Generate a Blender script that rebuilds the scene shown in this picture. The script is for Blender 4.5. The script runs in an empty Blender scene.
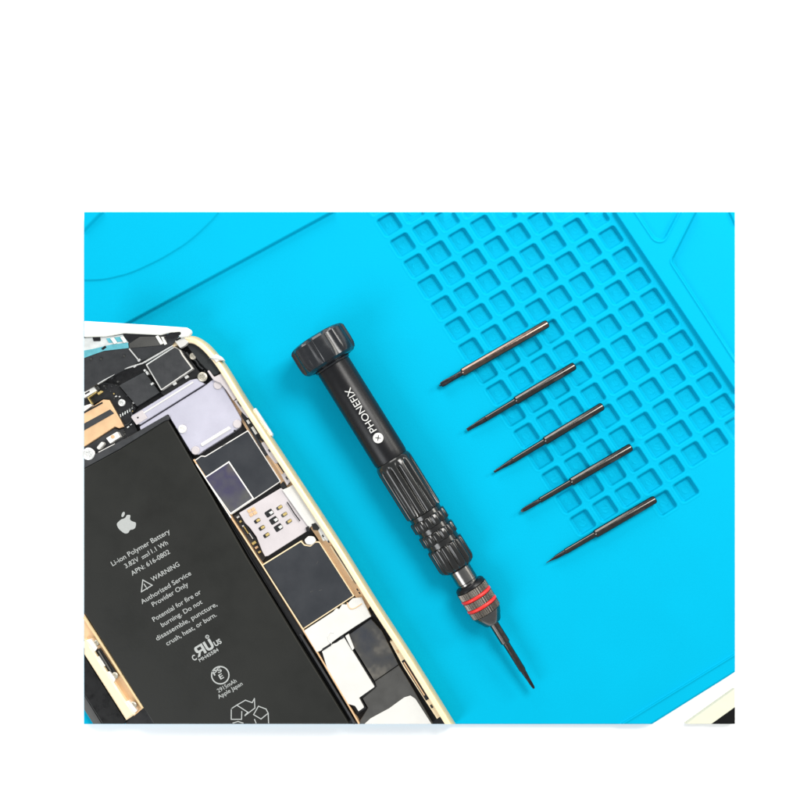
import bpy, bmesh, math, random
import numpy as np
from mathutils import Vector

# ------------------------------------------------------------------ camera, light, exposure
S = 0.0003                    # one photograph pixel on the mat = 0.3 mm
NX, NY, CH = 409.0, 455.0, 1100.0   # point under the lens and camera height, in the same units
scene = bpy.context.scene
cam_d = bpy.data.cameras.new('camera')
cam = bpy.data.objects.new('camera', cam_d)
scene.collection.objects.link(cam)
cam.location = ((NX - 400) * S, (400 - NY) * S, CH * S)
cam_d.sensor_width = 36
cam_d.lens = 36 * CH / 800
cam_d.shift_x = (400 - NX) / 800
cam_d.shift_y = (NY - 400) / 800
cam_d.clip_start = 0.01
cam_d.clip_end = 50
scene.camera = cam

world = bpy.data.worlds.new('World')
scene.world = world
world.use_nodes = True
bg = world.node_tree.nodes['Background']
bg.inputs['Color'].default_value = (0.93, 0.97, 1.0, 1)
bg.inputs['Strength'].default_value = 0.64

def area_light(name, loc, target, size, watts, color):
    d = bpy.data.lights.new(name, 'AREA')
    d.shape = 'RECTANGLE'
    d.size, d.size_y = size
    d.energy = watts
    d.color = color
    o = bpy.data.objects.new(name, d)
    scene.collection.objects.link(o)
    o.location = loc
    o.rotation_euler = (Vector(target) - Vector(loc)).to_track_quat('-Z', 'Y').to_euler()
    return o
area_light('ceiling_lamp', (0.21, 0.25, 0.42), (0.05, 0.02, 0), (0.24, 0.20), 3.2, (1.0, 0.98, 0.94))
area_light('left_fill_light', (-0.39, -0.38, 0.46), (-0.02, -0.04, 0), (0.30, 0.34), 2.8, (0.96, 0.98, 1.0))  # unseen fill from the lower left, added to lift the table's shadows
area_light('bit_streak_lamp', (-0.34, 0.62, 0.27), (0.03, 0.0, 0), (0.46, 0.40), 4.2, (1.0, 0.98, 0.95))  # low lamp out of view, put in to draw streaks along the bits
area_light('edge_streak_lamp', (0.66, 0.36, 0.36), (0.0, 0.0, 0), (0.24, 0.20), 2.8, (1.0, 0.97, 0.88))  # low lamp out of view, added for streaks down the grip's right side

scene.view_settings.view_transform = 'Standard'
scene.view_settings.look = 'None'
scene.view_settings.exposure = 0.0
scene.view_settings.gamma = 1.0

# ------------------------------------------------------------------ helpers
rnd = random.Random(5)

def lin(r, g, b):
    f = lambda c: (c / 255 / 12.92) if c / 255 <= 0.04045 else ((c / 255 + 0.055) / 1.055) ** 2.4
    return (f(r), f(g), f(b))

def material(name, col, rough=0.5, metal=0.0, spec=0.5, var=0.08, nscale=400.0, bump=0.0, bscale=3000.0, coat=0.0, aniso=None, rvar=0.1):
    m = bpy.data.materials.new(name)
    m.use_nodes = True
    nt = m.node_tree
    p = nt.nodes['Principled BSDF']
    p.inputs['Roughness'].default_value = rough
    p.inputs['Metallic'].default_value = metal
    p.inputs['Specular IOR Level'].default_value = spec
    p.inputs['Coat Weight'].default_value = coat
    tc = nt.nodes.new('ShaderNodeTexCoord')
    n = nt.nodes.new('ShaderNodeTexNoise')
    n.inputs['Scale'].default_value = nscale
    n.inputs['Detail'].default_value = 5
    nt.links.new(tc.outputs['Object'], n.inputs['Vector'])
    mx = nt.nodes.new('ShaderNodeMix')
    mx.data_type = 'RGBA'
    mx.inputs[6].default_value = (*[c * (1 - var) for c in col], 1)
    mx.inputs[7].default_value = (*[min(1, c * (1 + var)) for c in col], 1)
    nt.links.new(n.outputs['Fac'], mx.inputs[0])
    nt.links.new(mx.outputs[2], p.inputs['Base Color'])
    if rvar:
        mr = nt.nodes.new('ShaderNodeMapRange')
        mr.inputs['From Min'].default_value = 0.3
        mr.inputs['From Max'].default_value = 0.7
        mr.inputs['To Min'].default_value = max(0.02, rough - rvar)
        mr.inputs['To Max'].default_value = min(1, rough + rvar)
        nt.links.new(n.outputs['Fac'], mr.inputs['Value'])
        nt.links.new(mr.outputs['Result'], p.inputs['Roughness'])
    if bump:
        n2 = nt.nodes.new('ShaderNodeTexNoise')
        n2.inputs['Scale'].default_value = bscale
        n2.inputs['Detail'].default_value = 4
        nt.links.new(tc.outputs['Object'], n2.inputs['Vector'])
        b = nt.nodes.new('ShaderNodeBump')
        b.inputs['Strength'].default_value = bump
        b.inputs['Distance'].default_value = 0.00008
        nt.links.new(n2.outputs['Fac'], b.inputs['Height'])
        nt.links.new(b.outputs['Normal'], p.inputs['Normal'])
    return m

M = {
    'mat':    material('cyan_silicone', (0.0005, 0.298, 0.462), 0.65, 0, 0.02, var=0.035, nscale=60, bump=0.35, bscale=2600, rvar=0.05),
    'table':  material('white_table', (0.90, 0.90, 0.90), 0.6, 0, 0.2, var=0.01),
    'black':  material('black_anodised', (0.006, 0.006, 0.007), 0.33, 0, 0.2, var=0.2, nscale=900, bump=0.1, bscale=6000, rvar=0.02),
    'blackgrip': material('black_grip', (0.006, 0.006, 0.0055), 0.19, 0, 0.5, var=0.2, nscale=900, rvar=0.02),
    'cap':    material('black_cap', (0.008, 0.009, 0.011), 0.22, 0, 0.4, var=0.3, nscale=700, rvar=0.03),
    'neck':   material('gunmetal', (0.15, 0.145, 0.138), 0.22, 1.0, 0.5, var=0.08, nscale=600, rvar=0.02),
    'knurl':  material('knurled_steel', (0.13, 0.115, 0.10), 0.33, 1.0, 0.5, var=0.3, nscale=2500),
    'nose':   material('dark_nose_steel', (0.13, 0.125, 0.12), 0.2, 1.0, 0.5, var=0.15, nscale=1200, rvar=0.03),
    'red':    material('red_rubber', lin(200, 38, 33), 0.4, 0, 0.4, var=0.08),
    'bit':    material('dark_bit_steel', (0.065, 0.061, 0.057), 0.2, 1.0, 0.5, var=0.3, nscale=700, rvar=0.04),
    'bitredreflect': material('bit_steel_red_reflection', (0.125, 0.092, 0.076), 0.2, 1.0, 0.5, var=0.4, nscale=500, rvar=0.05),  # reddish base colour paints a reflection onto the steel
    'bitdark': material('black_bit_tip', (0.045, 0.043, 0.045), 0.32, 1.0, 0.5, var=0.25, nscale=900),
    'notch':  material('stamped_recess', (0.03, 0.03, 0.03), 0.6, 0.3, 0.3, var=0.5, nscale=3000),
    'print':  material('white_print', (0.50, 0.50, 0.48), 0.6, 0, 0.2, var=0.05),
    'greyprint': material('grey_print', (0.31, 0.32, 0.31), 0.6, 0, 0.2, var=0.12, nscale=3000),
    'battery': material('battery_wrap', (0.0095, 0.0098, 0.0082), 0.46, 0, 0.24, var=0.18, nscale=90, bump=0.2, bscale=1200),
    'gold':   material('gold_frame', (0.62, 0.46, 0.25), 0.36, 0.35, 0.5, var=0.05),
    'cream':  material('pale_gold', (0.71, 0.57, 0.365), 0.42, 0.15, 0.5, var=0.05),
    'tan':    material('tan_gold', (0.66, 0.43, 0.24), 0.38, 0.4, 0.5, var=0.12, nscale=250),
    'floor':  material('black_tray', (0.007, 0.007, 0.008), 0.5, 0, 0.3, var=0.3, nscale=900),
    'char':   material('charcoal_plastic', (0.024, 0.025, 0.027), 0.45, 0, 0.4, var=0.2, nscale=500, bump=0.15),
    'foam':   material('black_foam', (0.018, 0.020, 0.021), 0.75, 0, 0.25, var=0.3, nscale=1200, bump=0.5, bscale=4000),
    'slate':  material('slate_sticker', (0.016, 0.018, 0.022), 0.4, 0, 0.4, var=0.12, nscale=150),
    'grey':   material('grey_flex', (0.045, 0.044, 0.041), 0.42, 0.1, 0.5, var=0.15, nscale=250),
    'flex':   material('shiny_grey_flex', (0.15, 0.145, 0.135), 0.26, 0.8, 0.5, var=0.5, nscale=90, bump=2.5, bscale=110),
    'lilac':  material('lilac_shield', (0.415, 0.405, 0.475), 0.4, 0.25, 0.5, var=0.04, nscale=150),
    'silver': material('silver_rim', (0.78, 0.76, 0.72), 0.35, 0.4, 0.5, var=0.08),
    'white':  material('white_shield', (0.54, 0.53, 0.50), 0.42, 0.1, 0.4, var=0.03, nscale=200),
    'sim':    material('pinkish_plate', (0.47, 0.43, 0.435), 0.4, 0.15, 0.5, var=0.05, nscale=200),
    'brass':  material('brass_contact', (0.62, 0.47, 0.18), 0.35, 0.7, 0.5, var=0.3, nscale=2500),
    'screw':  material('screw_head', (0.46, 0.43, 0.36), 0.4, 0.7, 0.5, var=0.2, nscale=2500),
    'steel':  material('bright_steel', (0.7, 0.7, 0.68), 0.35, 0.6, 0.5, var=0.2, nscale=2500),
    'lidwhite': material('white_bezel_plastic', (0.74, 0.74, 0.68), 0.4, 0, 0.4, var=0.03),
    'matreflect':   material('painted_mat_reflection', (0.10, 0.36, 0.42), 0.3, 0, 0.5, var=0.35, nscale=500),  # colour paints the blue mat's reflection on the clear lid film
    'pinkwhite': material('frosted_film', (0.52, 0.54, 0.53), 0.5, 0, 0.4, var=0.35, nscale=450),
    'ivory':  material('ivory_rim', (0.52, 0.52, 0.41), 0.5, 0, 0.3, var=0.03),
    'blackglass': material('black_glass', (0.003, 0.003, 0.003), 0.3, 0, 0.2, var=0.1),
}

def tinted(name, cols, scale, rough, metal):
    m = material(name, cols[0], rough, metal, 0.5, var=0.3, nscale=250)
    nt = m.node_tree
    p = nt.nodes['Principled BSDF']
    tc = [n for n in nt.nodes if n.type == 'TEX_COORD'][0]
    n = nt.nodes.new('ShaderNodeTexNoise')
    n.inputs['Scale'].default_value = scale
    n.inputs['Detail'].default_value = 3
    r = nt.nodes.new('ShaderNodeValToRGB')
    r.color_ramp.elements[0].position = 0.36
    r.color_ramp.elements[0].color = (*cols[0], 1)
    r.color_ramp.elements[1].position = 0.66
    r.color_ramp.elements[1].color = (*cols[2], 1)
    e = r.color_ramp.elements.new(0.5)
    e.color = (*cols[1], 1)
    nt.links.new(tc.outputs['Object'], n.inputs['Vector'])
    nt.links.new(n.outputs['Fac'], r.inputs['Fac'])
    nt.links.new(r.outputs['Color'], p.inputs['Base Color'])
    return m
M['window'] = tinted('iridescent_window', [(0.11, 0.10, 0.075), (0.05, 0.045, 0.085), (0.085, 0.085, 0.08)], 75, 0.3, 0.3)
M['film'] = tinted('film_painted_reflection', [(0.035, 0.038, 0.046), (0.055, 0.054, 0.052), (0.17, 0.155, 0.13)], 110, 0.28, 0.3)  # slate and warm noise tones stand in for reflections on the flex

def U(px, py, z=0.0):
    """a point of height z (in pixel units) seen at pixel px, py -> pixel-unit space (y down)"""
    k = 1 - z / CH
    return (NX + (px - NX) * k, NY + (py - NY) * k, z)

def W(p):
    return Vector(((p[0] - 400) * S, (400 - p[1]) * S, p[2] * S))

def wloc(o):
    v = Vector((0, 0, 0))
    while o:
        v += o.location
        o = o.parent
    return v

def link(name, bm, mat, parent=None, loc=None, smooth=None):
    """bm holds vertices in pixel-unit space; links ONE mesh object"""
    base = loc if loc is not None else (wloc(parent) if parent else Vector((0, 0, 0)))
    for v in bm.verts:
        v.co = W(v.co) - base
    bmesh.ops.recalc_face_normals(bm, faces=bm.faces[:])
    me = bpy.data.meshes.new(name)
    if smooth is not None:
        for f in bm.faces:
            f.smooth = True
        for e in bm.edges:
            if len(e.link_faces) == 2 and e.calc_face_angle(0) > math.radians(smooth):
                e.smooth = False
    bm.to_mesh(me)
    bm.free()
    for mt in (mat if isinstance(mat, (list, tuple)) else [mat]):
        me.materials.append(M[mt] if isinstance(mt, str) else mt)
    o = bpy.data.objects.new(name, me)
    scene.collection.objects.link(o)
    if parent:
        o.parent = parent
    elif loc is not None:
        o.location = loc
    return o

def empty(name, px, py, z, label, cat, group=None):
    o = bpy.data.objects.new(name, None)
    o.empty_display_size = 0.01
    o.location = W(U(px, py, z))
    scene.collection.objects.link(o)
    tag(o, label, cat, group)
    return o

def tag(o, label=None, cat=None, group=None, kind=None):
    if label: o['label'] = label
    if cat: o['category'] = cat
    if group: o['group'] = group
    if kind: o['kind'] = kind

def area2(p):
    return sum(p[i][0] * p[(i + 1) % len(p)][1] - p[(i + 1) % len(p)][0] * p[i][1] for i in range(len(p)))

def inset(p, d):
    n = len(p)
    s = 1 if area2(p) > 0 else -1
    out = []
    for i in range(n):
        a, b, c = p[i - 1], p[i], p[(i + 1) % n]
        e1 = (b[0] - a[0], b[1] - a[1]); l1 = math.hypot(*e1) or 1
        e2 = (c[0] - b[0], c[1] - b[1]); l2 = math.hypot(*e2) or 1
        n1 = (-e1[1] / l1 * s, e1[0] / l1 * s); n2 = (-e2[1] / l2 * s, e2[0] / l2 * s)
        m = (n1[0] + n2[0], n1[1] + n2[1])
        k = max(0.5, 1 + n1[0] * n2[0] + n1[1] * n2[1])
        out.append((b[0] + m[0] / k * d, b[1] + m[1] / k * d))
    return out

def rounded(p, r, n=4):
    out = []
    m = len(p)
    for i in range(m):
        a, b, c = p[i - 1], p[i], p[(i + 1) % m]
        da = math.hypot(a[0] - b[0], a[1] - b[1]); dc = math.hypot(c[0] - b[0], c[1] - b[1])
        ra = min(r, da * 0.45); rc = min(r, dc * 0.45)
        p0 = (b[0] + (a[0] - b[0]) / da * ra, b[1] + (a[1] - b[1]) / da * ra)
        p1 = (b[0] + (c[0] - b[0]) / dc * rc, b[1] + (c[1] - b[1]) / dc * rc)
        for k in range(n + 1):
            t = k / n
            out.append(tuple((1 - t) ** 2 * p0[j] + 2 * t * (1 - t) * b[j] + t * t * p1[j] for j in (0, 1)))
    return out

def add_slab(bm, pts, z0, z1, bev=0.4, zf=None, mi=0):
    """prism with a chamfered top; zf(x, y) gives the height of a tilted top (z0/z1 become offsets)"""
    rings = []
    def ring(pp, off, ref):
        vs = []
        for q, r in zip(pp, ref):
            if zf:
                z = zf(q[0], q[1]) + off
            else:
                z = off
            u = U(q[0], q[1], zf(r[0], r[1]) + z1 if zf else z1)
            vs.append(bm.verts.new((u[0], u[1], z)))
        return vs
    n = len(pts)
    b = min(bev, (z1 - z0) * 0.45)
    top = inset(pts, b) if b > 0 else pts
    rings = [ring(pts, z0, pts), ring(pts, z1 - b, pts)]
    if b > 0:
        rings.append(ring(top, z1, top))
    for r0, r1 in zip(rings, rings[1:]):
        for i in range(n):
            f = bm.faces.new((r0[i], r0[(i + 1) % n], r1[(i + 1) % n], r1[i]))
            f.material_index = mi
    f = bm.faces.new(rings[-1]); f.material_index = mi
    f = bm.faces.new(rings[0][::-1]); f.material_index = mi

def slab(name, pts, z0, z1, mat, parent, bev=0.4, r=0, zf=None):
    bm = bmesh.new()
    if r:
        pts = rounded(pts, r)
        bev = min(bev, 0.5 * r)
    add_slab(bm, pts, z0, z1, bev, zf)
    return link(name, bm, mat, parent)

def rect(cx, cy, w, h, ang):
    c, s = math.cos(math.radians(ang)), math.sin(math.radians(ang))
    return [(cx + c * x - s * y, cy + s * x + c * y) for x, y in ((-w/2, -h/2), (w/2, -h/2), (w/2, h/2), (-w/2, h/2))]

def band(p, w):
    """a ribbon outline of width w along a polyline"""
    L, R = [], []
    for i, q in enumerate(p):
        a = p[max(0, i - 1)]; b = p[min(len(p) - 1, i + 1)]
        dx, dy = b[0] - a[0], b[1] - a[1]; l = math.hypot(dx, dy) or 1
        L.append((q[0] - dy / l * w / 2, q[1] + dx / l * w / 2))
        R.append((q[0] + dy / l * w / 2, q[1] - dx / l * w / 2))
    return L + R[::-1]

def lathe(bm, prof, origin, a, b, c, nseg, rfn=None, cap=True, mi=0):
    """prof = [(s, r)], rings about axis a from origin; rfn(s, r, theta) shapes the ring"""
    rings = []
    for k, (s, r) in enumerate(prof):
        vs = []
        for i in range(nseg):
            t = 2 * math.pi * i / nseg
            rr = rfn(k, s, r, t) if rfn else r
            vs.append(bm.verts.new(origin + a * s + b * (rr * math.cos(t)) + c * (rr * math.sin(t))))
        rings.append(vs)
    for r0, r1 in zip(rings, rings[1:]):
        for i in range(nseg):
            f = bm.faces.new((r0[i], r0[(i + 1) % nseg], r1[(i + 1) % nseg], r1[i])); f.material_index = mi
    if cap:
        bm.faces.new(rings[0][::-1]).material_index = mi
        bm.faces.new(rings[-1]).material_index = mi
    return rings

def text_shape(body, offset=0.0):
    cu = bpy.data.curves.new('lettering', 'FONT')
    cu.body = body
    cu.size = 1
    cu.offset = offset
    cu.resolution_u = 4
    o = bpy.data.objects.new('lettering', cu)
    scene.collection.objects.link(o)
    dg = bpy.context.evaluated_depsgraph_get()
    me = bpy.data.meshes.new_from_object(o.evaluated_get(dg))
    vs = [(v.co.x, v.co.y) for v in me.vertices]
    fs = [tuple(p.vertices) for p in me.polygons]
    bpy.data.objects.remove(o); bpy.data.curves.remove(cu); bpy.data.meshes.remove(me)
    x0 = min(v[0] for v in vs); x1 = max(v[0] for v in vs)
    return [((x - x0), y) for x, y in vs], fs, x1 - x0

# ------------------------------------------------------------------ table
bm = bmesh.new()
TZ = -8.5
for x, y in ((-9000, -9000), (9800, -9000), (9800, 9800), (-9000, 9800)):
    bm.verts.new((x, y, TZ))
bm.faces.new(bm.verts[:])
tab = link('table', bm, 'table')
tag(tab, 'plain white tabletop under the blue mat', 'table', kind='structure')

# ------------------------------------------------------------------ silicone mat (one relief mesh)
def smooth(a, b, x):
    t = np.clip((x - a) / (b - a), 0, 1)
    return t * t * (3 - 2 * t)

HG = np.array([[22.87706, 12.71083, 389.44149], [-12.42484, 20.30814, 224.27856], [0.001913765, -0.001894348, 1.0]])
HI = np.linalg.inv(HG)

def side(px, py, a, b):
    """signed distance to the line a->b, positive on its left as seen in the picture"""
    dx, dy = b[0] - a[0], b[1] - a[1]
    l = math.hypot(dx, dy)
    return ((px - a[0]) * dy - (py - a[1]) * dx) / l

def smax(*d, k=3.0):
    m = d[0]
    for e in d[1:]:
        h = np.clip(0.5 + 0.5 * (m - e) / k, 0, 1)
        m = e + (m - e) * h + k * h * (1 - h)
    return m

def relief(x, y):
    h = np.zeros_like(x)
    rim_tl = side(x, y, (130, 322), (327, 215))
    h += 5.0 * smooth(-2.4, 2.0, rim_tl)
    # raised round tray on the upper left rim
    cx = np.array([40, 84, 104, 131, 162, 189, 209, 219, 232.]); cy = np.array([279, 280.6, 280.0, 273.4, 258.8, 242, 223.7, 213, 194.])
    f = np.interp(x, cx, cy)
    f = (f + np.interp(x - 4, cx, cy) + np.interp(x + 4, cx, cy) + np.interp(x - 8, cx, cy) + np.interp(x + 8, cx, cy)) / 5
    sl = (np.interp(x + 6, cx, cy) - np.interp(x - 6, cx, cy)) / 12
    d = (f - y) / np.sqrt(1 + sl ** 2)
    h += 1.3 * smooth(-1.0, 1.0, d)
    h += 4.0 * smooth(-2.6, 2.6, side(x, y, (84, 231), (103, 212)))
    # right hand rim
    rim_r = side(x, y, (612, 212), (735, 394.5))
    h += 6.0 * smooth(-0.6, 3.6, rim_r)
    tri = smax(-side(x, y, (636.5, 212), (656, 241)) , side(x, y, (678.5, 212), (662, 243)), y - 240.5, k=5.0)
    h -= 4.2 * smooth(1.2, -1.6, tri)
    h += 0.9 * np.exp(-((tri - 1.6) / 0.9) ** 2)
    big = smax(-side(x, y, (672, 262), (735, 359)), -side(x, y, (696, 212), (671.5, 261)), k=4.0)
    h -= 4.4 * smooth(0.9, -1.1, big)
    h += 1.0 * np.exp(-((big - 1.5) / 0.9) ** 2)
    h += 2.5 * smooth(-1.5, 1.5, side(x, y, (729, 212), (735.5, 226)))
    # front rim
    d = -side(x, y, (640, 712), (735, 653.5))
    h += 2.6 * smooth(-0.9, 0.9, d) + 0.9 * np.exp(-((d - 1.2) / 0.9) ** 2)
    # pockets
    q0 = HI[0, 0] * x + HI[0, 1] * y + HI[0, 2]
    q1 = HI[1, 0] * x + HI[1, 1] * y + HI[1, 2]
    q2 = HI[2, 0] * x + HI[2, 1] * y + HI[2, 2]
    gi, gj = q0 / q2, q1 / q2
    ci, cj = np.round(gi), np.round(gj)
    u, v = (gi - ci) * 25.2, (gj - cj) * 24.4
    ok = (ci >= 0) & (ci <= 7) & (cj <= 14) | ((cj == 15) & ((ci == 3) | (ci == 4)))
    R, hs = 2.8, 9.35
    qx, qy = np.abs(u) - (hs - R), np.abs(v) - (hs - R)
    sd = np.hypot(np.maximum(qx, 0), np.maximum(qy, 0)) + np.minimum(np.maximum(qx, qy), 0) - R
    dep = -5.4 * smooth(0.9, -1.7, sd)
    dep += 0.18 * np.exp(-((sd - 2.0) / 0.9) ** 2)            # soft lip
    # faint embossed ring and stroke on each pocket floor
    rr = np.hypot(u, v)
    k = np.sin(ci * 12.9898 + cj * 78.233) * 3.0
    emb = 0.4 * np.exp(-((rr - 3.6) / 0.7) ** 2) * (0.55 + 0.45 * np.cos(np.arctan2(v, u) * 2 + k))
    emb += 0.28 * np.exp(-((u * np.cos(k) + v * np.sin(k)) / 0.7) ** 2) * (rr < 3.6)
    dep += emb
    h += np.where(ok, dep, 0)
    # very slight waviness of a rubber sheet
    h += 0.25 * np.sin(x * 0.021 + 1.3) * np.sin(y * 0.017 + 0.4)
    return h

def build_mat():
    x0, x1, y0, y1 = 84.0, 735.0, 212.0, 724.0
    st = 0.62
    nx, ny = int((x1 - x0) / st) + 1, int((y1 - y0) / st) + 1
    xs = np.linspace(x0, x1, nx)
    t = np.linspace(0, 1, ny)
    ymax = np.minimum(y1, 724 + (xs - 652) * (672 - 724) / 83.0)
    X = np.repeat(xs[:, None], ny, 1)
    Y = y0 + t[None, :] * (ymax[:, None] - y0)
    Hh = relief(X, Y)
    # rounded outer lip on the true front edge of the mat
    dcut = ((724 + (X - 652) * (672 - 724) / 83.0) - Y) * 0.847
    Hh -= 1.2 * smooth(1.6, 0.0, dcut)
    k = 1 - Hh / CH
    VX = NX + (X - NX) * k
    VY = NY + (Y - NY) * k
    top = np.stack([VX, VY, Hh], -1).reshape(-1, 3)
    idx = np.arange(nx * ny).reshape(nx, ny)
    quads = np.stack([idx[:-1, :-1], idx[:-1, 1:], idx[1:, 1:], idx[1:, :-1]], -1).reshape(-1, 4)
    loop = np.concatenate([idx[:, 0], idx[-1, 1:], idx[-2::-1, -1], idx[0, -2:0:-1]])
    bot = top[loop].copy()
    bot[:, 2] = TZ + 0.05
    nb = len(loop)
    bi = nx * ny + np.arange(nb)
    nxt = np.roll(np.arange(nb), -1)
    skirt = np.stack([loop, loop[nxt], bi[nxt], bi], -1)
    V = np.concatenate([top, bot])
    V = np.stack([(V[:, 0] - 400) * S, (400 - V[:, 1]) * S, V[:, 2] * S], -1)
    base = np.array(W((84 + 325, 468, TZ)))
    V = V - base
    F = np.concatenate([quads, skirt])
    me = bpy.data.meshes.new('silicone_mat')
    me.vertices.add(len(V)); me.vertices.foreach_set('co', V.astype(np.float32).ravel())
    me.loops.add(F.size); me.loops.foreach_set('vertex_index', F.astype(np.int32).ravel())
    me.polygons.add(len(F)); me.polygons.foreach_set('loop_start', np.arange(0, F.size, 4, dtype=np.int32))
    sm = np.ones(len(F), bool); sm[len(quads):] = False
    me.update(calc_edges=True)
    me.polygons.foreach_set('use_smooth', sm)
    me.validate()
    me.materials.append(M['mat'])
    o = bpy.data.objects.new('silicone_mat', me)
    o.location = Vector(base)
    scene.collection.objects.link(o)
    tag(o, 'bright cyan silicone repair mat with rows of square pockets, lying on the white table', 'mat')
build_mat()

# ------------------------------------------------------------------ screwdriver
drv = empty('screwdriver', 430, 510, 0, 'black precision screwdriver with fluted grip and two red rings, lying on the blue mat', 'screwdriver')
A0 = (332.8, 365.0); DA = (0.5284, 0.849)
dz = lambda s: 30.2 - (s + 20) * 0.0462
P0 = Vector(U(A0[0] - 40 * DA[0], A0[1] - 40 * DA[1], dz(-40)))
P1 = Vector(U(A0[0] + 381 * DA[0], A0[1] + 381 * DA[1], dz(381)))
ax = (P1 - P0).normalized()
kk = (P1 - P0).length / 421.0
bx = Vector((ax.y, -ax.x, 0)).normalized()        # towards the upper right of the picture
cx_ = bx.cross(ax).normalized()
if cx_.z < 0: cx_ = -cx_
def sh(prof): return [((s + 40) * kk, r * 0.975) for s, r in prof]

def turned(name, prof, mat, nseg=64, rfn=None, smooth_=32):
    bm = bmesh.new()
    lathe(bm, sh(prof), P0, ax, bx, cx_, nseg, rfn)
    return link(name, bm, mat, drv, smooth=smooth_)

# octagonal finger cap with scooped flats
def cap_r(k, s, r, t):
    c = math.cos(8 * (t - 0.35))
    scoop = 0.085 * max(0.0, c) ** 0.7
    edge = 1.0 if 2 <= k <= 5 else 0.35
    return r * (1 - scoop * edge)
turned('finger_cap', [(-33.5, 22), (-33.2, 25), (-31.6, 28.8), (-29.4, 30.6), (-16, 30.8), (-9, 30.4), (-5.5, 29.0), (-3.2, 26), (-2.4, 21.8), (-4.2, 20.0), (-4.2, 15)], 'cap', 192, cap_r, 26)
turned('cap_collar', [(-4.1, 18.8), (-1.2, 19.4), (0.1, 18.8), (0.1, 16.5)], 'cap', 64)
turned('handle', [(0.0, 17.4), (1.5, 17.9), (100, 18.1), (106, 18.1), (109, 17.6)], 'black', 96)
def flute(n, depth, k0, k1):
    def f(k, s, r, t):
        w = 1.0 if k0 <= k <= k1 else (0.0 if k < k0 - 1 or k > k1 + 1 else 0.35)
        c = 0.5 + 0.5 * math.cos(n * t)
        return r - depth * w * (c ** 3.2)
    return f
turned('grip', [(109, 17.0), (110.5, 18.2), (113, 19.3), (117, 19.6), (119, 19.6), (168, 19.6), (170.3, 19.2), (171.6, 17.2)], 'blackgrip', 320, flute(13, 2.3, 4, 5), 50)
turned('grip_core', [(171.2, 17.3), (208.5, 17.3)], 'blackgrip', 64)
for a, b in ((175.3, 187.3), (191.3, 203.3)):
    turned('grip_ring', [(a, 15.8), (a + 0.2, 18.4), (a + 0.8, 19.3), (a + 1.4, 19.6), (b - 1.4, 19.6), (b - 0.8, 19.3), (b - 0.2, 18.4), (b, 15.8)], 'blackgrip', 320, flute(13, 1.7, 1, 6), 50)
turned('grip_end', [(207.6, 16.0), (208.2, 17.8), (209.2, 19.4), (211, 19.6), (231, 19.6), (234.5, 18.2), (236.6, 15.2), (237.6, 13.2), (237.6, 11)], 'blackgrip', 320, flute(13, 1.7, 2, 5), 50)
turned('neck', [(237.0, 11.3), (252.5, 11.3), (253.2, 10.6), (256.5, 10.6)], 'neck', 64)
def knurl(n, d):
    return lambda k, s, r, t: r + d * math.cos(n * t)
turned('collar_lip', [(255.2, 12.2), (255.8, 14.6), (257.2, 15.8), (259.6, 16.2), (260.2, 15.5)], 'black', 64)
collar = turned('collar', [(260.2, 15.0), (260.5, 16.0), (267.3, 16.0), (267.6, 14.4), (271.4, 14.4), (271.6, 16.0), (278.3, 16.0), (278.5, 14.4), (282.2, 14.4), (282.4, 16.0), (289, 15.6), (289.4, 14.6)], 'knurl', 288,
       lambda k, s, r, t: r + (0.45 * math.cos(40 * t) if k in (1, 2, 5, 6, 9, 10) else 0), 50)
for s in (269.5, 280.4):
    ring = turned('red_ring', [(s - 1.9, 14.5), (s - 1.7, 15.8), (s - 1.0, 16.5), (s, 16.75), (s + 1.0, 16.5), (s + 1.7, 15.8), (s + 1.9, 14.5)], 'red', 64, None, 80)
turned('chuck_nose', [(289.0, 14.4), (289.6, 15.2), (292.0, 14.6), (301.5, 9.4), (302.6, 8.2), (302.6, 4.0)], 'nose', 64)
def hexr(R, ph=0.0, fl=0.895):
    def f(k, s, r, t):
        a = ((t - ph) % (math.pi / 3)) - math.pi / 6
        return min(r * 1.0, r * fl / math.cos(a))
    return f
turned('bit_shank', [(301, 4.9), (325.5, 4.9), (327, 3.8)], 'bit', 48, hexr(5, 0.3, 0.95), 20)
turned('bit_shaft', [(326.5, 3.5), (358, 3.4), (360, 2.9)], 'bit', 32)
def blade(k, s, r, t):
    return r * (1.0 if k < 2 else (1 - 0.22 * (0.5 + 0.5 * math.cos(4 * t))))
turned('bit_tip', [(359.5, 2.7), (362, 2.6), (370, 2.4), (378, 1.9), (380.2, 1.4), (381, 0.7)], 'bitdark', 32, blade)

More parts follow.
